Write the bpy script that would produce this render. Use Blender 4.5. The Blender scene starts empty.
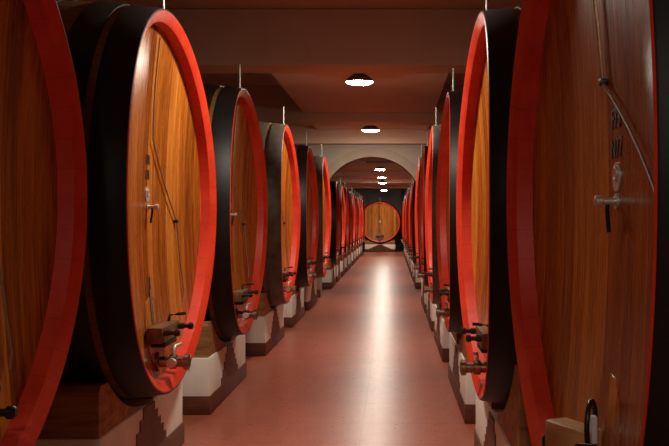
import bpy, bmesh, math, random
from mathutils import Vector, Matrix
random.seed(7)
SC = bpy.context.scene
COL = SC.collection
PI = math.pi

# ------------------------------------------------------------------ materials
def mat(name):
    m = bpy.data.materials.new(name); m.use_nodes = True
    nt = m.node_tree
    return m, nt, nt.nodes['Principled BSDF']

def N(nt, kind, **kw):
    n = nt.nodes.new(kind)
    for k, v in kw.items():
        if k in n.inputs.keys() if hasattr(n.inputs, 'keys') else False:
            n.inputs[k].default_value = v
        else:
            setattr(n, k, v)
    return n

def ramp(nt, stops):
    r = nt.nodes.new('ShaderNodeValToRGB')
    els = r.color_ramp.elements
    while len(els) < len(stops): els.new(0.5)
    for e, (p, c) in zip(els, stops):
        e.position = p; e.color = (c[0], c[1], c[2], 1)
    return r

def coords(nt, scale=(1, 1, 1), loc=None):
    tc = nt.nodes.new('ShaderNodeTexCoord'); mp = nt.nodes.new('ShaderNodeMapping')
    mp.inputs['Scale'].default_value = scale
    nt.links.new(tc.outputs['Object'], mp.inputs['Vector'])
    return mp.outputs['Vector']

def noise(nt, vec, scale, detail=4, rough=.55, dist=0.):
    n = nt.nodes.new('ShaderNodeTexNoise')
    n.inputs['Scale'].default_value = scale; n.inputs['Detail'].default_value = detail
    n.inputs['Roughness'].default_value = rough; n.inputs['Distortion'].default_value = dist
    nt.links.new(vec, n.inputs['Vector'])
    return n.outputs['Fac']

def math_(nt, op, a, b=None, c=None):
    n = nt.nodes.new('ShaderNodeMath'); n.operation = op
    for i, v in enumerate((a, b, c)):
        if v is None: continue
        if isinstance(v, (int, float)): n.inputs[i].default_value = v
        else: nt.links.new(v, n.inputs[i])
    return n.outputs[0]

def mix(nt, fac, a, b, blend='MIX'):
    n = nt.nodes.new('ShaderNodeMix'); n.data_type = 'RGBA'; n.blend_type = blend
    for sock, v in ((n.inputs[0], fac), (n.inputs[6], a), (n.inputs[7], b)):
        if isinstance(v, (int, float)): sock.default_value = v
        elif isinstance(v, tuple): sock.default_value = (*v, 1) if len(v) == 3 else v
        else: nt.links.new(v, sock)
    return n.outputs[2]

def bump(nt, bs, h, strength=.3, dist=.01):
    b = nt.nodes.new('ShaderNodeBump'); b.inputs['Strength'].default_value = strength
    b.inputs['Distance'].default_value = dist
    nt.links.new(h, b.inputs['Height']); nt.links.new(b.outputs['Normal'], bs.inputs['Normal'])

def simple(name, col, rough=.5, metal=0., var=.25, nscale=6, spec=.5, stretch=(1, 1, 1), bmp=0.):
    m, nt, bs = mat(name)
    v = coords(nt, stretch)
    f = noise(nt, v, nscale, 5)
    lo = tuple(c*(1-var) for c in col); hi = tuple(min(1, c*(1+var)) for c in col)
    r = ramp(nt, [(.3, lo), (.7, hi)])
    nt.links.new(f, r.inputs['Fac']); nt.links.new(r.outputs['Color'], bs.inputs['Base Color'])
    bs.inputs['Roughness'].default_value = rough; bs.inputs['Metallic'].default_value = metal
    bs.inputs['Specular IOR Level'].default_value = spec
    if bmp: bump(nt, bs, f, bmp, .01)
    return m

def head_wood(name, dark, mid, light):
    m, nt, bs = mat(name)
    tc = nt.nodes.new('ShaderNodeTexCoord'); sp = nt.nodes.new('ShaderNodeSeparateXYZ')
    nt.links.new(tc.outputs['Object'], sp.inputs[0])
    oi = nt.nodes.new('ShaderNodeObjectInfo')
    off = math_(nt, 'MULTIPLY', oi.outputs['Random'], 37.)
    wob = math_(nt, 'MULTIPLY', math_(nt, 'SINE', math_(nt, 'MULTIPLY', sp.outputs['Y'], 9.)), .18)
    pk = math_(nt, 'ADD', math_(nt, 'MULTIPLY', sp.outputs['Y'], 7.4), wob)
    idx = math_(nt, 'FLOOR', pk); fr = math_(nt, 'FRACT', pk)
    wn = nt.nodes.new('ShaderNodeTexWhiteNoise'); wn.noise_dimensions = '1D'
    nt.links.new(math_(nt, 'ADD', idx, off), wn.inputs['W'])
    # grain, stretched along z, shifted per plank
    cb = nt.nodes.new('ShaderNodeCombineXYZ')
    nt.links.new(off, cb.inputs[0])
    nt.links.new(math_(nt, 'MULTIPLY', sp.outputs['Y'], 26.), cb.inputs[1])
    nt.links.new(math_(nt, 'ADD', math_(nt, 'MULTIPLY', sp.outputs['Z'], 1.1), math_(nt, 'MULTIPLY', wn.outputs['Value'], 20.)), cb.inputs[2])
    g = noise(nt, cb.outputs[0], 1.6, 6, .62, .6)
    g2 = noise(nt, cb.outputs[0], 6.5, 3, .6, .2)
    f = math_(nt, 'ADD', math_(nt, 'MULTIPLY', g, .62), math_(nt, 'ADD', math_(nt, 'MULTIPLY', g2, .26), math_(nt, 'MULTIPLY', wn.outputs['Value'], .26)))
    r = ramp(nt, [(.40, dark), (.57, mid), (.76, light)])
    nt.links.new(f, r.inputs['Fac'])
    # joints between the planks
    e = math_(nt, 'ABSOLUTE', math_(nt, 'SUBTRACT', fr, .5))
    joint = math_(nt, 'GREATER_THAN', e, .488)
    c = mix(nt, math_(nt, 'MULTIPLY', joint, .65), r.outputs['Color'], tuple(x*.3 for x in dark))
    # wine stain runs, broad and vertical
    cs = nt.nodes.new('ShaderNodeCombineXYZ')
    nt.links.new(off, cs.inputs[0]); nt.links.new(math_(nt, 'MULTIPLY', sp.outputs['Y'], 5.), cs.inputs[1])
    nt.links.new(math_(nt, 'MULTIPLY', sp.outputs['Z'], .6), cs.inputs[2])
    s = noise(nt, cs.outputs[0], 1.5, 3)
    sr = ramp(nt, [(.5, (0, 0, 0)), (.72, (1, 1, 1))]); nt.links.new(s, sr.inputs['Fac'])
    c = mix(nt, math_(nt, 'MULTIPLY', sr.outputs['Color'], .45), c, dark)
    nt.links.new(c, bs.inputs['Base Color'])
    rr = ramp(nt, [(.2, (.22,)*3), (.8, (.36,)*3)]); nt.links.new(g2, rr.inputs['Fac'])
    nt.links.new(rr.outputs['Color'], bs.inputs['Roughness'])
    bs.inputs['Specular IOR Level'].default_value = .36
    bump(nt, bs, math_(nt, 'SUBTRACT', math_(nt, 'MULTIPLY', g, .35), joint), .35, .004)
    return m

def plank_wood(name, dark, light, axis_scale, rough=.6):
    m, nt, bs = mat(name)
    v = coords(nt, axis_scale)
    g = noise(nt, v, 1.5, 6, .6, .5)
    r = ramp(nt, [(.3, dark), (.7, light)])
    nt.links.new(g, r.inputs['Fac']); nt.links.new(r.outputs['Color'], bs.inputs['Base Color'])
    bs.inputs['Roughness'].default_value = rough; bs.inputs['Specular IOR Level'].default_value = .2
    bump(nt, bs, g, .4, .006)
    return m

def red_paint():
    m, nt, bs = mat('red_paint')
    v = coords(nt)
    oi = nt.nodes.new('ShaderNodeObjectInfo')
    n1 = noise(nt, v, 5, 5); n2 = noise(nt, v, 42, 4, .65)
    r = ramp(nt, [(.3, (.60, .032, .012)), (.7, (.78, .060, .022))]); nt.links.new(n1, r.inputs['Fac'])
    # old pinkish scuffs and joints of the stave ends
    sp = nt.nodes.new('ShaderNodeSeparateXYZ'); nt.links.new(v, sp.inputs[0])
    ang = math_(nt, 'ARCTAN2', sp.outputs['Z'], sp.outputs['Y'])
    fr = math_(nt, 'FRACT', math_(nt, 'MULTIPLY', ang, 52/(2*PI)))
    jn = math_(nt, 'GREATER_THAN', fr, .965)
    w = ramp(nt, [(.56, (0, 0, 0)), (.74, (1, 1, 1))]); nt.links.new(n2, w.inputs['Fac'])
    c = mix(nt, math_(nt, 'MULTIPLY', w.outputs['Color'], .22), r.outputs['Color'], (.72, .20, .14))
    c = mix(nt, math_(nt, 'MULTIPLY', jn, .22), c, (.16, .008, .006))
    nt.links.new(c, bs.inputs['Base Color'])
    bs.inputs['Roughness'].default_value = .42; bs.inputs['Specular IOR Level'].default_value = .3
    bump(nt, bs, n2, .12, .004)
    return m

def floor_mat():
    m, nt, bs = mat('floor_red_cement')
    v = coords(nt)
    n1 = noise(nt, v, .9, 5, .6, .4); n2 = noise(nt, v, 6, 6, .6); n3 = noise(nt, v, 55, 3)
    r = ramp(nt, [(.3, (.32, .076, .043)), (.55, (.43, .113, .068)), (.78, (.50, .15, .096))])
    nt.links.new(math_(nt, 'ADD', math_(nt, 'MULTIPLY', n1, .6), math_(nt, 'MULTIPLY', n2, .4)), r.inputs['Fac'])
    # saw-cut joint along the aisle and a few across
    sp = nt.nodes.new('ShaderNodeSeparateXYZ'); nt.links.new(v, sp.inputs[0])
    jx = math_(nt, 'LESS_THAN', math_(nt, 'ABSOLUTE', math_(nt, 'ADD', sp.outputs['X'], .24)), .004)
    fy = math_(nt, 'ABSOLUTE', math_(nt, 'SUBTRACT', math_(nt, 'FRACT', math_(nt, 'DIVIDE', math_(nt, 'ADD', sp.outputs['Y'], 2.2), 6.5)), .5))
    jy = math_(nt, 'LESS_THAN', fy, .0014)
    j = math_(nt, 'MAXIMUM', jx, jy)
    c = mix(nt, math_(nt, 'MULTIPLY', j, .4), r.outputs['Color'], (.08, .028, .02))
    nt.links.new(c, bs.inputs['Base Color'])
    n4 = noise(nt, coords(nt, (1., 2.2, 1)), 16, 4, .6)
    rr = ramp(nt, [(.25, (.25,)*3), (.75, (.37,)*3)]); nt.links.new(n4, rr.inputs['Fac'])
    nt.links.new(rr.outputs['Color'], bs.inputs['Roughness'])
    bs.inputs['Specular IOR Level'].default_value = .38
    return m

def tile_mat():
    m, nt, bs = mat('brown_tile')
    v = coords(nt)
    sp = nt.nodes.new('ShaderNodeSeparateXYZ'); nt.links.new(v, sp.inputs[0])
    n1 = noise(nt, v, 9, 4)
    r = ramp(nt, [(.3, (.105, .034, .018)), (.7, (.165, .056, .030))]); nt.links.new(n1, r.inputs['Fac'])
    def grout(s):
        f = math_(nt, 'FRACT', math_(nt, 'ADD', math_(nt, 'DIVIDE', s, .081), .03))
        return math_(nt, 'LESS_THAN', f, .05)
    g = math_(nt, 'MAXIMUM', math_(nt, 'MAXIMUM', grout(sp.outputs['Y']), grout(sp.outputs['Z'])), 0.)
    c = mix(nt, math_(nt, 'MULTIPLY', g, .35), r.outputs['Color'], (.26, .15, .10))
    nt.links.new(c, bs.inputs['Base Color'])
    bs.inputs['Roughness'].default_value = .5; bs.inputs['Specular IOR Level'].default_value = .2
    bump(nt, bs, math_(nt, 'MULTIPLY', g, -1.), .3, .003)
    return m

def tube_mat():
    m, nt, bs = mat('clear_tube')
    bs.inputs['Base Color'].default_value = (.50, .34, .20, 1)
    bs.inputs['Roughness'].default_value = .5; bs.inputs['Specular IOR Level'].default_value = .15
    bs.inputs['Transmission Weight'].default_value = .6
    bs.inputs['IOR'].default_value = 1.4
    return m

def hoop_mat():
    m, nt, bs = mat('black_iron')
    v = coords(nt)
    n1 = noise(nt, v, 4, 5); n2 = noise(nt, v, 60, 3)
    r = ramp(nt, [(.3, (.005, .004, .004)), (.75, (.014, .012, .011))]); nt.links.new(n1, r.inputs['Fac'])
    sp = ramp(nt, [(.68, (0, 0, 0)), (.78, (1, 1, 1))]); nt.links.new(n2, sp.inputs['Fac'])
    c = mix(nt, math_(nt, 'MULTIPLY', sp.outputs['Color'], .12), r.outputs['Color'], (.2, .19, .18))
    nt.links.new(c, bs.inputs['Base Color'])
    bs.inputs['Roughness'].default_value = .5; bs.inputs['Specular IOR Level'].default_value = .25
    bump(nt, bs, n2, .15, .003)
    return m

def lamp_mat(strength):
    m, nt, bs = mat('lamp_lens')
    bs.inputs['Base Color'].default_value = (.9, .9, .88, 1)
    bs.inputs['Emission Color'].default_value = (1, .90, .75, 1)
    bs.inputs['Emission Strength'].default_value = strength
    return m

LAMP = 205.0
M = dict(
    red=red_paint(),
    head=head_wood('cask_head_wood', (.17, .038, .005), (.41, .118, .013), (.64, .225, .036)),
    stave=plank_wood('cask_stave_wood', (.10, .045, .016), (.26, .125, .045), (1.5, 14, 14), .55),
    iron=hoop_mat(),
    chock=plank_wood('chock_wood', (.20, .085, .026), (.52, .26, .09), (1.2, 7, 14), .6),
    plaster=simple('plinth_plaster', (.88, .83, .74), .8, var=.10, nscale=3, bmp=.1),
    tile=tile_mat(),
    floor=floor_mat(),
    ceiling=simple('ceiling_plaster', (.68, .45, .33), .9, var=.10, nscale=.8, bmp=.08),
    wall=simple('wall_plaster', (.36, .29, .245), .9, var=.12, nscale=1.2, bmp=.1),
    trim=simple('arch_band_plaster', (.30, .225, .17), .9, var=.12, nscale=3, bmp=.1),
    endwall=simple('end_wall_plaster', (.26, .27, .24), .9, var=.2, nscale=1.2, bmp=.1),
    steel=simple('steel', (.66, .63, .58), .42, .6, var=.1),
    brass=simple('aged_brass', (.30, .24, .17), .3, 1., var=.2, nscale=20),
    black=simple('black_plastic', (.012, .011, .011), .35, var=.1),
    bar=plank_wood('dark_crossbar_wood', (.10, .042, .016), (.24, .115, .045), (8, 1.5, 8), .5),
    lightbar=plank_wood('crossbar_wood', (.42, .20, .07), (.66, .36, .15), (8, 1.5, 8), .5),
    darkwood=plank_wood('hatch_wood', (.06, .024, .008), (.16, .065, .02), (3, 18, 1.5), .4),
    tube=tube_mat(),
    lamplit=simple('lamplit_iron', (.085, .070, .048), .5, .3, var=.35, nscale=9),  # paler hoop iron: lamp light on the upper surfaces put into the colour
    shade=simple('lamp_shade_metal', (.13, .125, .12), .5, .3, var=.1),
    lens=lamp_mat(LAMP),
    paper=simple('paper', (.75, .72, .66), .8, var=.06),
    wax=simple('old_wax', (.42, .34, .26), .5, var=.3, nscale=30),
    ink=simple('ink', (.05, .022, .010), .6, var=.1),
    grey=simple('grey_metal', (.22, .21, .20), .5, .3, var=.15),
    door=simple('door_paint', (.40, .40, .37), .6, var=.08),
)

# ------------------------------------------------------------------ mesh builder
class MB:
    def __init__(s): s.bm = bmesh.new()
    def box(s, c, d, bev=0.0, seg=2):
        r = bmesh.ops.create_cube(s.bm, size=1)
        vs = r['verts']
        for v in vs: v.co = Vector((v.co.x*d[0]+c[0], v.co.y*d[1]+c[1], v.co.z*d[2]+c[2]))
        if bev:
            es = {e for v in vs for e in v.link_edges}
            bmesh.ops.bevel(s.bm, geom=list(es), offset=bev, segments=seg, affect='EDGES', profile=.5)
        return s
    def prism(s, pts, axis, a, b):
        """closed outline pts (2D) swept along axis from a to b; for axis x pts are (y,z), for y (x,z), for z (x,y)"""
        def P(p, t):
            return {'x': (t, p[0], p[1]), 'y': (p[0], t, p[1]), 'z': (p[0], p[1], t)}[axis]
        A = [s.bm.verts.new(P(p, a)) for p in pts]; B = [s.bm.verts.new(P(p, b)) for p in pts]
        s.bm.faces.new(A); s.bm.faces.new(list(reversed(B)))
        n = len(pts)
        for i in range(n): s.bm.faces.new((A[i], B[i], B[(i+1) % n], A[(i+1) % n]))
        return s
    def lathe(s, prof, axis='x', o=(0, 0, 0), seg=96, closed=False, caps=(True, True)):
        """prof: list of (t, r) along axis"""
        rings = []
        for (t, r) in prof:
            if r < 1e-6:
                p = {'x': (t, 0, 0), 'z': (0, 0, t), 'y': (0, t, 0)}[axis]
                rings.append([s.bm.verts.new(Vector(p)+Vector(o))]); continue
            ring = []
            for i in range(seg):
                a = 2*PI*i/seg; c, q = r*math.cos(a), r*math.sin(a)
                p = {'x': (t, c, q), 'z': (c, q, t), 'y': (c, t, q)}[axis]
                ring.append(s.bm.verts.new(Vector(p)+Vector(o)))
            rings.append(ring)
        pairs = list(zip(rings[:-1], rings[1:]))
        if closed: pairs.append((rings[-1], rings[0]))
        for A, B in pairs:
            if len(A) == 1 and len(B) == 1: continue
            for i in range(seg):
                j = (i+1) % seg
                if len(A) == 1: s.bm.faces.new((A[0], B[i], B[j]))
                elif len(B) == 1: s.bm.faces.new((A[i], B[0], A[j]))
                else: s.bm.faces.new((A[i], B[i], B[j], A[j]))
        if not closed:
            if caps[0] and len(rings[0]) > 1: s.bm.faces.new(rings[0])
            if caps[1] and len(rings[-1]) > 1: s.bm.faces.new(list(reversed(rings[-1])))
        return s
    def tube(s, pts, r, seg=10):
        pts = [Vector(p) for p in pts]; rings = []
        for i, p in enumerate(pts):
            d = (pts[min(i+1, len(pts)-1)]-pts[max(i-1, 0)]).normalized()
            up = Vector((1, 0, 0)) if abs(d.x) < .9 else Vector((0, 0, 1))
            u = d.cross(up).normalized(); w = d.cross(u)
            rings.append([s.bm.verts.new(p+u*r*math.cos(2*PI*k/seg)+w*r*math.sin(2*PI*k/seg)) for k in range(seg)])
        for A, B in zip(rings[:-1], rings[1:]):
            for k in range(seg): s.bm.faces.new((A[k], B[k], B[(k+1) % seg], A[(k+1) % seg]))
        s.bm.faces.new(rings[0]); s.bm.faces.new(list(reversed(rings[-1])))
        return s
    def ball(s, c, r, sc=(1, 1, 1)):
        q = bmesh.ops.create_uvsphere(s.bm, u_segments=16, v_segments=10, radius=r)
        for v in q['verts']: v.co = Vector((v.co.x*sc[0]+c[0], v.co.y*sc[1]+c[1], v.co.z*sc[2]+c[2]))
        return s
    def warp(s, fn):
        for v in s.bm.verts: v.co = fn(v.co)
        return s
    def build(s, name, m, parent=None, smooth=None):
        bmesh.ops.recalc_face_normals(s.bm, faces=s.bm.faces[:])
        me = bpy.data.meshes.new(name); s.bm.to_mesh(me); s.bm.free()
        me.materials.append(m)
        if smooth is not None:
            for p in me.polygons: p.use_smooth = True
            me.set_sharp_from_angle(angle=math.radians(smooth))
        o = bpy.data.objects.new(name, me); COL.objects.link(o)
        if parent: o.parent = parent
        return o

def tag(o, label=None, cat=None, group=None, kind=None):
    if label: o['label'] = label
    if cat: o['category'] = cat
    if group: o['group'] = group
    if kind: o['kind'] = kind
    return o
def empty(name, loc=(0, 0, 0), rz=0):
    o = bpy.data.objects.new(name, None); COL.objects.link(o)
    o.empty_display_size = .2; o.location = loc; o.rotation_euler = (0, 0, rz)
    return o
KIDS = {}
def children(o): return [c for c in bpy.data.objects if c.parent == o]
def copy_tree(o, parent=None, skip=()):
    c = o.copy(); COL.objects.link(c)
    if parent: c.parent = parent
    for ch in children(o):
        if ch.name.split('.')[0] in skip: continue
        copy_tree(ch, c, skip)
    return c
def struct(o, label=None, cat=None): o['kind'] = 'structure'; return tag(o, label, cat)

# ------------------------------------------------------------------ the setting
XL, XR, Y0, Y1, ZC = -4.35, 3.45, -5.0, 54.0, 4.16
struct(MB().box(((XL+XR)/2, (Y0+Y1)/2, -.1), (XR-XL+.6, Y1-Y0+.6, .2)).build('floor', M['floor']), 'polished red-brown cement floor down the aisle', 'floor')
struct(MB().box(((XL+XR)/2, (Y0+Y1)/2, ZC+.1), (XR-XL+.6, Y1-Y0+.6, .2)).build('ceiling', M['ceiling']), 'brownish plaster ceiling between the beams', 'ceiling')
struct(MB().box((XL-.15, (Y0+Y1)/2, ZC/2), (.3, Y1-Y0, ZC)).build('wall_left', M['wall']), 'plaster wall behind the left casks', 'wall')
struct(MB().box((XR+.15, (Y0+Y1)/2, ZC/2), (.3, Y1-Y0, ZC)).build('wall_right', M['wall']), 'plaster wall behind the right casks', 'wall')
struct(MB().box(((XL+XR)/2, Y0-.15, ZC/2), (XR-XL+.6, .3, ZC)).build('wall_rear', M['wall']), 'plaster wall behind the viewer', 'wall')
struct(MB().box(((XL+XR)/2, Y1+.15, ZC/2), (XR-XL+.6, .3, ZC)).build('wall_end', M['endwall']), 'dark grey end wall behind the facing cask', 'wall')

ZB, ZL = 3.493, 3.665
struct(MB().box((-.435, (11.3+20.3)/2, (ZL+ZC)/2), (2.40, 9.0, ZC-ZL)).build('ceiling', M['ceiling']), 'lower strip of ceiling above the aisle before the arch', 'ceiling')
struct(MB().box(((XL+XR)/2, (20.5+Y1)/2, (ZL+ZC)/2), (XR-XL, Y1-20.5, ZC-ZL)).build('ceiling', M['ceiling']), 'lower ceiling of the far room', 'ceiling')
beam_words = ['front face broad and dark', 'second before the arch', '', 'first beyond the arch', 'second beyond the arch', 'third beyond the arch', 'fourth beyond the arch', 'last before the end wall']
for i, (y, d) in enumerate([(10.8, .62), (16.95, .62), (23.8, .62), (30.3, .62), (36.8, .62), (43.3, .62), (49.8, .62)]):
    struct(MB().box(((XL+XR)/2, y+d/2, (ZB+ZC)/2), (XR-XL, d, ZC-ZB), .02).build('beam', M['ceiling']))
# arch wall between the two rooms
AY, AT, AX, AR, AZ = 20.2, .45, -.435, 1.137, 1.94
b = MB()
NA = 48
arc = [(AX+AR*math.cos(PI*i/NA), AZ+AR*math.sin(PI*i/NA)) for i in range(NA+1)]     # right foot to left foot
bm = b.bm
def quad_strip(y):
    top = []; bot = []
    for (x, z) in arc:
        top.append(bm.verts.new((x, y, ZC))); bot.append(bm.verts.new((x, y, z)))
    return top, bot
tf, bf = quad_strip(AY); tb, bb = quad_strip(AY+AT)
for i in range(NA):
    bm.faces.new((tf[i], tf[i+1], bf[i+1], bf[i])); bm.faces.new((tb[i], tb[i+1], bb[i+1], bb[i]))
    bm.faces.new((bf[i], bf[i+1], bb[i+1], bb[i])); bm.faces.new((tf[i], tf[i+1], tb[i+1], tb[i]))
b.box(((XL+AX-AR)/2, AY+AT/2, ZC/2), (AX-AR-XL, AT, ZC)); b.box(((XR+AX+AR)/2, AY+AT/2, ZC/2), (XR-AX-AR, AT, ZC))
struct(b.build('wall_middle', M['wall']), 'plaster cross wall pierced by the round arch', 'wall')
# raised band round the arch
b = MB(); bm = b.bm
rings = []
for (x, z) in [(AX+AR, .0)] + arc + [(AX-AR, .0)]:
    dx, dz = x-AX, max(z-AZ, 0)
    L = math.hypot(dx, dz); ux, uz = (dx/L, dz/L)
    w = .20
    rings.append([bm.verts.new(p) for p in ((x, AY-.09, z), (x+ux*w, AY-.09, z+uz*w), (x+ux*w, AY+.01, z+uz*w), (x, AY+.01, z))])
for A, B in zip(rings[:-1], rings[1:]):
    for k in range(4): bm.faces.new((A[k], B[k], B[(k+1) % 4], A[(k+1) % 4]))
bm.faces.new(rings[0]); bm.faces.new(rings[-1])
struct(b.build('trim_1', M['trim']), 'raised plaster band round the arch', 'arch trim')
struct(MB().box(((XL+XR)/2, AY-.07, (3.36+ZC)/2), (XR-XL, .14, ZC-3.36), .01).build('trim_2', M['ceiling']), 'plaster header above the arch', 'header')
for k, (xa, xb) in enumerate(((AX-AR-.45, AX-AR), (AX+AR, AX+AR+.45))):
    struct(MB().box(((xa+xb)/2, AY-.06, .085), (xb-xa+.0, .14, .17), .004).build('baseboard_'+('left', 'right')[k], M['tile']), 'brown tile foot of the arch pier', 'baseboard')

# ------------------------------------------------------------------ casks
RO, RB, LB = 1.18, 1.262, 2.35      # end radius, belly radius, length
def rb(x):                          # stave radius along the axis (x from 0 at the face to -LB)
    t = (x+LB/2)/(LB/2)
    return RB-(RB-RO)*t*t
def saddle(co):
    k = max(0., min(1., (co.x+.55)/.55))
    co.x += .05*k*(co.y/RO)**2
    return co
def hx(y, z):
    r2 = (y*y+z*z)/(1.085**2)
    return -.094-.072*(1-min(1, r2))+.05*(max(0, (hx0+.55)/.55))*(y/RO)**2
hx0 = -.15
HOOPS = [(-.005, -.175), (-.215, -.37), (-.56, -.67), (-1.68, -1.79), (-1.98, -2.135), (-2.175, -2.336)]
UP = RB                            # axis height above the cask's base

def make_cask(name='wine_cask'):
    root = empty(name)
    lift = Matrix.Translation((0, 0, UP))
    def P(mb, nm, m, par=root, smooth=35):
        o = mb.build(nm, m, par, smooth)
        if par == root: o.location = (0, 0, UP)
        return o
    # staves
    prof = [(-.10, 1.09), (-.004, 1.158), (-.012, 1.176)]
    prof += [(-.03-(LB-.06)*i/22, rb(-.03-(LB-.06)*i/22)-.004) for i in range(23)]
    prof += [(-LB+.004, RO-.004), (-LB, RO-.03), (-LB+.08, 1.08), (-LB+.09, 0)]
    P(MB().lathe([(-.24, 0), (-.20, 1.0)]+[(-.125, 1.12)]+prof[2:], seg=128).warp(saddle), 'staves', M['stave'])
    # red rim: outer bevel, croze wall
    rim = [(-.02, RO-.003), (-.004, RO), (.0, RO-.006), (-.024, 1.119), (-.030, 1.111), (-.100, 1.102), (-.110, 1.115), (-.06, 1.135)]
    P(MB().lathe(rim, seg=128, closed=True).warp(saddle), 'rim', M['red'])
    # dished head
    hd = [(-.094-.072*(1-(r/1.105)**2), r) for r in [1.105*i/14 for i in range(14, -1, -1)]]
    P(MB().lathe([(-.14, 1.105)]+hd, seg=96, caps=(False, False)).warp(saddle), 'head', M['head'])
    for (a, c) in HOOPS:
        pr = [(a, rb(a)+.001), (a, rb(a)+.007), (a-.004, rb(a)+.010), (c+.004, rb(c)+.010), (c, rb(c)+.007), (c, rb(c)+.001)]
        P(MB().lathe(pr, seg=128, closed=True).warp(saddle), 'hoop', M['iron'])
    # vent pipe standing at the top just behind the rim
    v = MB().lathe([(RO-.05, .020), (RO+.03, .020), (RO+.03, .011), (RO+.235, .008), (RO+.24, .012), (RO+.255, .011), (RO+.255, 0)], 'z', (-.065, 0, 0), 14)
    P(v, 'vent_pipe', M['steel'])
    # hatch low on the head
    H = empty('hatch'); H.parent = root; H.location = (0, 0, UP)
    zc = -.80
    pts = [(.19*math.cos(2*PI*k/40), zc+.21*math.sin(2*PI*k/40)) for k in range(40)]
    hxx = hx(0, zc)
    dm = MB(); grid = []
    for i in range(9):
        f = i/8; grid.append([dm.bm.verts.new((hx(f*p[0], zc+f*(p[1]-zc))+.003, f*p[0], zc+f*(p[1]-zc))) for p in pts] if i else [dm.bm.verts.new((hxx+.003, 0, zc))])
    for k in range(40):
        dm.bm.faces.new((grid[0][0], grid[1][k], grid[1][(k+1) % 40]))
        for i in range(1, 8): dm.bm.faces.new((grid[i][k], grid[i+1][k], grid[i+1][(k+1) % 40], grid[i][(k+1) % 40]))
    rim_ = [dm.bm.verts.new((v.co.x-.02, v.co.y, v.co.z)) for v in grid[8]]
    for k in range(40): dm.bm.faces.new((grid[8][k], rim_[k], rim_[(k+1) % 40], grid[8][(k+1) % 40]))
    dm.build('hatch_door', M['head'], H, 40)
    tag(MB().box((hxx+.065, 0, -.815), (.10, .46, .10), .012).build('crossbar', M['bar'], H, 40), 'wooden crossbar')
    MB().box((hxx+.068, 0, -.880), (.092, .30, .032), .006).build('bracket', M['iron'], H, 40)
    for s in (-1, 1):
        c = MB().lathe([(hxx+.0, .014), (hxx+.12, .014), (hxx+.12, .021), (hxx+.15, .021), (hxx+.155, .014), (hxx+.18, .014), (hxx+.183, .023), (hxx+.205, .023), (hxx+.213, .015), (hxx+.214, 0)], 'x', (0, s*.19, -.80), 14)
        c.build('clamp_screw', M['black'], H, 40)
    MB().tube([(hxx+.06, .15, -.77), (hxx+.07, .15, -.725), (hxx+.12, .16, -.72), (hxx+.17, .165, -.715)], .010, 8).build('wing_handle', M['black'], H, 50)
    # racking valve under the hatch
    zv = -1.005; hv = hx(0, zv)
    V = P(MB().lathe([(hv-.02, .06), (hv+.02, .06), (hv+.025, .035), (hv+.08, .033), (hv+.085, .046), (hv+.125, .046), (hv+.13, .034), (hv+.17, .034), (hv+.175, .05), (hv+.205, .05), (hv+.21, .03), (hv+.19, 0)], 'x', (0, 0, zv), 20), 'racking_valve', M['brass'])
    MB().tube([(hv+.105, 0, zv+.04), (hv+.105, .0, zv+.075), (hv+.11, .03, zv+.095), (hv+.13, .10, zv+.10)], .011, 8).build('valve_handle', M['steel'], V, 50)
    MB().lathe([(-.06, .03), (.0, .03), (.01, .02), (.012, 0)], 'y', (hv+.105, -.01, zv), 14).build('valve_cap', M['steel'], V, 40)
    # sampling tap at the middle
    h0 = hx(0, 0)
    T = P(MB().lathe([(h0-.01, .026), (h0+.008, .026), (h0+.01, .012), (h0+.048, .011), (h0+.052, .019), (h0+.072, .019), (h0+.076, .010), (h0+.077, 0)], 'x', (0, 0, -.03), 16), 'sample_tap', M['steel'])
    MB().tube([(h0+.032, 0, -.035), (h0+.034, .0, -.06), (h0+.026, -.012, -.13)], .007, 8).build('tap_lever', M['iron'], T, 50)
    # badge above the tap
    bd = MB()
    pts = [(.050*math.cos(2*PI*k/28), .055+.042*math.sin(2*PI*k/28)*(1.25 if math.sin(2*PI*k/28) < 0 else 1)) for k in range(28)]
    bd.prism(pts, 'x', h0-.004, h0+.006); bd.lathe([(h0+.004, .026), (h0+.010, .026), (h0+.012, .018), (h0+.009, .012), (h0+.009, 0)], 'x', (0, 0, .06), 20)
    P(bd, 'badge', M['steel'])
    return root

def add_tube(root, pts, clips):
    def off(y, z): return (hx(y, z)+.016, y, z)
    dense = []
    for (a, c) in zip(pts[:-1], pts[1:]):
        n = 8
        for k in range(n): dense.append((a[0]+(c[0]-a[0])*k/n, a[1]+(c[1]-a[1])*k/n))
    dense.append(pts[-1])
    t = MB().tube([off(*p) for p in dense], .0055, 10).build('sight_tube', M['tube'], root, 60)
    t.location = (0, 0, UP)
    for (y, z) in clips:
        MB().box((hx(y, z)+.010, y, z), (.03, .035, .022), .004).build('tube_clip', M['black'], t, 40)

def add_stencil(root):
    for z in (.27, .175):
        o = MB()
        h = hx(0, z)
        for k in (-1, 0, 1): o.box((h+.001, k*.03, z), (.004, .020, .058))
        q = o.build('stencil_mark', M['ink'], root); q.location = (0, 0, UP)

base_cask = make_cask()
TUBE = [(.01, 1.04), (.015, .72), (.05, .40), (.60, -.12), (.65, -.42), (.68, -.62), (.66, -.68)]
ORD = ['first', 'second', 'third', 'fourth', 'fifth', 'sixth', 'seventh', 'eighth', 'ninth', 'tenth']
casks = []
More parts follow.
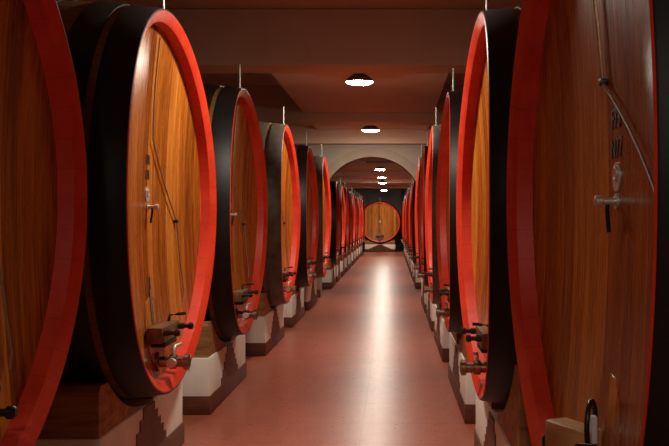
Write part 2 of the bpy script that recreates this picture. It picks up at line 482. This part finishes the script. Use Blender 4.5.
# distance of the rim's sides from the camera's line, along-aisle position of the axis
LEFT = [(2.95, 1.365), (5.9, 1.352), (8.84, 1.348), (12.3, 1.338), (15.35, 1.315), (18.15, 1.275)]
RIGHT = [(2.90, .502), (5.56, .466), (8.62, .466), (11.95, .466), (14.95, .466), (17.75, .466)]
FARL = [(23.55+2.49*i, 1.36) for i in range(10)]
FARR = [(23.55+2.49*i, .49) for i in range(10)]
SL, SR, SF = 1.0, .968, .885
MUL = [1, 1.018, .985, 1, .98, 1], [1, 1, .968, 1, .985, 1]
ZCL, ZCR, ZCF = 1.75, 1.744, 1.64
extra_left = ['half cut off by the picture edge', 'white tag on its valve',
              'head in shadow', 'pale lamplight painted on its hoops, bright head',
              'its rim in dark shadow', 'bright red rim, last before the arch']
extra_right = ['head lettered F75 and N77', 'only a strip of head showing', 'darkest red rim',
               'whose rim has a pale worn top', 'seen as a narrow red sliver', 'last before the arch']
def place(root, side, i, Y, w, s, zc, label, group):
    zc = max(zc, .492+RB*s)
    x = -(w+.05*s) if side == 'L' else (w+.05*s)
    root.location = (x, Y, zc-UP*s); root.scale = (s, s, s)
    root.rotation_euler = (0, 0, 0 if side == 'L' else PI)
    tag(root, label, 'barrel', group)
    casks.append((root, side, i, Y, x, s, zc))
G1 = 'big casks before the arch'; G2 = 'smaller casks beyond the arch'
for side, rows in (('L', LEFT), ('R', RIGHT)):
    word = 'left' if side == 'L' else 'right'
    for i, (Y, w) in enumerate(rows):
        c = copy_tree(base_cask)
        lab = f'{ORD[i]} red-rimmed wooden cask of the {word} row, ' + (extra_left if side == 'L' else extra_right)[i]
        if not (side == 'R' and i == 0):
            add_tube(c, TUBE, [(.60, -.12)])
            if i in (1, 2): add_stencil(c)
        else:
            add_tube(c, [(-.16, 1.05), (-.15, .70), (-.11, .375), (.80, -.13)], [(-.11, .375)])
            for txt, z in (('F75', .238), ('N77', .142)):
                f = bpy.data.curves.new('lettering', 'FONT'); f.body = txt; f.size = .092; f.extrude = .001; f.offset = .001; f.align_x = 'CENTER'; f.align_y = 'CENTER'
                f.materials.append(M['ink'])
                tmp = bpy.data.objects.new('tmp', f); me = bpy.data.meshes.new_from_object(tmp); bpy.data.objects.remove(tmp)
                o = bpy.data.objects.new('lettering', me); COL.objects.link(o); o.parent = c
                o.location = (hx(0, z)+.0025, 0, UP+z); o.rotation_euler = (PI/2, -math.atan(.155*z), PI/2); o.rotation_euler = (PI/2, 0, PI/2)
                o.scale = (.92, 1, 1)
            # black loop handle with pale grip standing over the crossbar
            hz = -.765; pts = []
            for k in range(25):
                a = 2*PI*k/24
                pts.append((hx(0, hz)+.05+.025*math.cos(a), .0+.05*math.cos(a), hz+.085*math.sin(a)))
            q = MB().tube(pts, .009, 8).build('loop_handle', M['black'], c, 60); q.location = (0, 0, UP)
            MB().box((hx(0, hz)+.04, -.01, hz-.01), (.02, .035, .09), .005).build('grip', M['paper'], q, 40)
        if side == 'L' and i == 1:
            hv = hx(0, -.985)
            q = MB().box((hv+.20, .045, -1.02), (.004, .055, .10)).build('paper_tag', M['paper'], c); q.location = (0, 0, UP); q['label'] = 'white paper tag'
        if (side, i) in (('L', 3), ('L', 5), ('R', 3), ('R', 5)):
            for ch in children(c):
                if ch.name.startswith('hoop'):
                    ch.material_slots[0].link = 'OBJECT'; ch.material_slots[0].material = M['lamplit']
        if (side, i) == ('R', 0):
            for ch in children(c):
                if ch.name.startswith('hatch'):
                    for g in children(ch):
                        if g.name.startswith('crossbar'):
                            g.material_slots[0].link = 'OBJECT'; g.material_slots[0].material = M['lightbar']; g['label'] = 'pale wooden crossbar'
                            g.data = g.data.copy()
                            cx = sum(v.co.x for v in g.data.vertices)/len(g.data.vertices)
                            for v in g.data.vertices:
                                x_, y_ = v.co.x-cx, v.co.y*.5
                                v.co.x = cx+.005+x_*math.cos(.45)-y_*math.sin(.45); v.co.y = -.13+x_*math.sin(.45)+y_*math.cos(.45); v.co.z -= .02
                        elif g.name.startswith('clamp_screw'): g.location = (-.045, -.06, -.07)
                        elif g.name.startswith('wing_handle'): g.location = (-.03, .05, -.06)
                        elif g.name.startswith('bracket'): g.location = (-.02, -.05, -.02)
        if (side, i) == ('L', 0):
            for ch in children(c):
                if ch.name.startswith('hatch'): ch.location = (.055, -.02, UP+.05)
        if (side, i) == ('L', 1):
            q = MB()
            for (yy, za, zb_) in ((-.02, -.76, -.55), (.015, -.76, -.62), (.0, -.62, -.47)):
                q.tube([(hx(yy, zb_)+.004, yy, zb_), (hx(yy, (za+zb_)/2)+.006, yy-.004, (za+zb_)/2), (hx(yy, za)+.006, yy, za)], .006, 8)
            q = q.build('wax_drip', M['wax'], c, 60); q.location = (0, 0, UP); q['label'] = 'whitish drip above the hatch'
        place(c, side, i, Y, w, (SL*MUL[0][i] if side == 'L' else SR*MUL[1][i]), ZCL if side == 'L' else ZCR, lab, G1)
for side, rows in (('L', FARL), ('R', FARR)):
    word = 'left' if side == 'L' else 'right'
    for i, (Y, w) in enumerate(rows):
        c = copy_tree(base_cask, skip=('badge', 'sample_tap'))
        place(c, side, i, Y, w, SF, ZCF, f'smaller red-rimmed cask, {ORD[i]} beyond the arch in the {word} row', G2)
# the cask that closes the aisle
endc = base_cask
s = .94
add_tube(endc, [(.01, 1.04), (.015, .72), (.02, .38)], [])
endc.location = (-.66, 50.75, 1.64-UP*s); endc.scale = (s, s, s); endc.rotation_euler = (0, 0, -PI/2)
tag(endc, 'round cask facing down the aisle in front of the end wall', 'barrel', 'casks of the far room')
endc['group'] = G2
casks.append((endc, 'E', 0, 50.75, -.66, s, 1.64))

# ------------------------------------------------------------------ plinths and chocks (local: +x towards the aisle, origin under the cask's face)
def make_plinth(h, hl, depth, front, fan=.44):
    root = empty('cask_plinth')
    MB().box((front-depth/2, 0, h/2+.0), (depth, 2*hl, h), .012).build('plaster_block', M['plaster'], root, 40)
    t = .16
    sk = MB()
    sk.box((front-depth/2, 0, t/2+.0), (depth+.02, 2*hl+.02, t), .003)
    sk.build('tile_skirting', M['tile'], root, 40)
    # stepped tile fan on the aisle face
    n = 5; pts = []
    zs = [t-.005+(h-t)*k/n for k in range(n+1)]; zs[-1] = h-.006
    ws = [fan-(fan-.135)*k/(n-1) for k in range(n)]
    right = []
    for k in range(n): right += [(ws[k], zs[k]), (ws[k], zs[k+1])]
    pts = [(-y, z) for (y, z) in right][::-1] + right
    # merge the mirrored outline in order
    out = right + [(-y, z) for (y, z) in right[::-1]]
    MB().prism(out, 'x', front-.02, front+.008).build('stepped_tiles', M['tile'], root)
    return root
def chock_mesh(sgn, s, zc, h, hl, depth, front):
    R = RB*s+.004
    ya, yb = .17, hl-.02
    pts = [(sgn*ya, h)]
    ye = hl-.18
    for k in range(13):
        y = ya+(ye-ya)*k/12
        pts.append((sgn*y, max(h+.012, zc-math.sqrt(R*R-y*y))))
    pts += [(sgn*(yb-.03), pts[-1][1]+.005), (sgn*yb, pts[-1][1]-.03), (sgn*yb, h)]
    return MB().prism(pts, 'x', front-depth+.05, front-.015)
protos = {}
for (c, side, i, Y, x, s, zc) in casks:
    key = ('E' if side == 'E' else ('F' if s == SF else side))
    kind = (key, round(s, 3))
    if kind not in protos:
        front = {'L': -.162, 'R': -.10, 'F': -.03, 'E': .16}[key]
        h = {'L': .485, 'R': .485, 'F': .47, 'E': .415}[key]
        hl = {'L': .97, 'R': 1.10, 'F': .86, 'E': .84}[key]
        depth = 2.0*s
        p = make_plinth(h, hl, depth, front, .58 if key == 'E' else .44)
        ch = [chock_mesh(sg, s, zc, h, hl, depth, front).build('wooden_chock', M['chock'], None) for sg in (-1, 1)]
        protos[kind] = (p, ch); first = True
    else:
        first = False
    p0, ch0 = protos[kind]
    p = p0 if first else copy_tree(p0)
    xs = {'L': -1.40, 'R': .505}.get(side, x)
    if key == 'F': xs = (-1.47 if side == 'L' else .56)
    rot = {'L': 0, 'R': PI, 'E': -PI/2}[side]
    p.location = (xs, Y, 0); p.rotation_euler = (0, 0, rot)
    if side == 'E': desc = 'the cask that faces down the aisle'
    else:
        word = 'left' if side == 'L' else 'right'
        desc = f'the {ORD[i]} cask of the {word} row' if key in 'LR' else f'the {ORD[i]} {word} cask beyond the arch'
    tag(p, f'white plinth with brown stepped tiles under {desc}', 'plinth', 'tiled cask plinths')
    for sg, o in zip((-1, 1), ch0):
        q = o if first else o.copy()
        if not first: COL.objects.link(q)
        q.location = (xs, Y, 0); q.rotation_euler = (0, 0, rot)
        near = (sg < 0) == (side != 'R')
        wd = ('near' if near else 'far') if side != 'E' else ('left' if sg < 0 else 'right')
        tag(q, f'brown timber chock under the {wd} side of {desc}', 'chock', 'timber chocks on the plinths')

# ------------------------------------------------------------------ lamps
def make_lamp():
    r = empty('pendant_lamp')       # origin at the lens plane
    S = MB().lathe([(.0, .186), (.012, .190), (.03, .186), (.075, .135), (.105, .085), (.115, .075), (.115, .055), (.10, .06), (.06, .12), (.016, .176)], 'z', seg=40, closed=True)
    S.build('lamp_shade', M['shade'], r, 50)
    MB().lathe([(.09, .055), (.10, .066), (.125, .062), (.13, .05), (.13, 0)], 'z', seg=28).build('lamp_housing', M['shade'], r, 40)
    MB().lathe([(.010, .176), (-.003, .172), (-.018, .13), (-.025, .07), (-.027, 0)], 'z', seg=40, caps=(False, False)).build('lamp_lens', M['lens'], r, 50)
    return r
lamps = [(-1.9, 3.52, 'over the nearest pair of casks, behind the viewer'), (6.5, 3.52, 'above the second pair of casks, over the top of the picture'), (12.3, 3.515, 'lit bell lamp largest in view, just past the big dark beam'),
         (18.6, 3.50, 'lit bell lamp in front of the arch'), (26.2, 3.55, 'lit bell lamp hidden above the arch crown'),
         (33.3, 3.55, 'topmost lit lamp seen through the arch'), (39.0, 3.53, 'second lit lamp down through the arch'),
         (42.5, 3.45, 'third lit lamp down through the arch'), (49.0, 3.33, 'lowest lit lamp, over the facing cask')]
L0 = make_lamp()
for i, (y, z, lab) in enumerate(lamps):
    o = L0 if i == 0 else copy_tree(L0)
    o.location = (-.435, y, z)
    tag(o, ('bell lamp ' if i < 2 else '')+lab, 'lamp', 'hanging bell lamps')
for i, (y, z, lab) in enumerate(lamps):
    zt = ZC if y < 11 else ZL
    par = [o for o in bpy.data.objects if o.name.startswith('pendant_lamp') and abs(o.location.y-y) < .01][0]
    MB().lathe([(.125, .012), (zt-z-.03, .012), (zt-z-.03, .05), (zt-z, .05)], 'z', seg=14).build('lamp_stem', M['shade'], par, 40)

# ------------------------------------------------------------------ far room furniture
t = MB()
t.box((-.44, 30.26, 3.60), (.82, .10, .02)); t.box((-.44, 30.26, 3.64), (.82, .10, .02))
for k in range(11): t.box((-.44-.39+.078*k, 30.26, 3.62), (.02, .10, .03))
tag(t.build('cable_tray', M['grey']), 'pale slotted tray fixed to a beam just beyond the arch crown', 'tray')
p = empty('wall_pipe', (.62, 53.85, 0))
MB().lathe([(0, .06), (2.2, .06), (4.16, .06)], 'z', seg=16).build('pipe', M['black'], p, 40)
for z in (.6, 1.9, 3.1): MB().lathe([(z, .075), (z+.06, .075)], 'z', seg=16).build('collar', M['grey'], p, 40)
tag(p, 'dark upright pipe on the end wall beside the facing cask', 'pipe')
d = MB().box((1.05, 53.96, 1.25), (.55, .08, 2.5), .01).build('door_1', M['door']); struct(d, 'pale door in the end wall', 'door')
MB().tube([(.85, 53.93, 1.1), (.85, 53.87, 1.1), (.95, 53.87, 1.1)], .012, 8).build('door_handle', M['black'], d)

# ------------------------------------------------------------------ camera, world, view
cam = bpy.data.cameras.new('camera'); co = bpy.data.objects.new('camera', cam); COL.objects.link(co)
cam.sensor_width = 36; cam.lens = 36*920/669
cam.shift_x = -(392-334.5)/669; cam.shift_y = -1/669
cam.clip_start = .05; cam.clip_end = 200
co.location = (0, 0, 1.65); co.rotation_euler = (PI/2, 0, 0)
SC.camera = co
w = bpy.data.worlds.new('world'); SC.world = w; w.use_nodes = True
w.node_tree.nodes['Background'].inputs[0].default_value = (.02, .015, .012, 1)
w.node_tree.nodes['Background'].inputs[1].default_value = 1
SC.view_settings.view_transform = 'Standard'; SC.view_settings.look = 'None'
SC.view_settings.exposure = 0.2; SC.view_settings.gamma = 1.0; SC.view_settings.use_curve_mapping = False
SC.cycles.max_bounces = 10; SC.cycles.diffuse_bounces = 6
SC.cycles.use_denoising = True
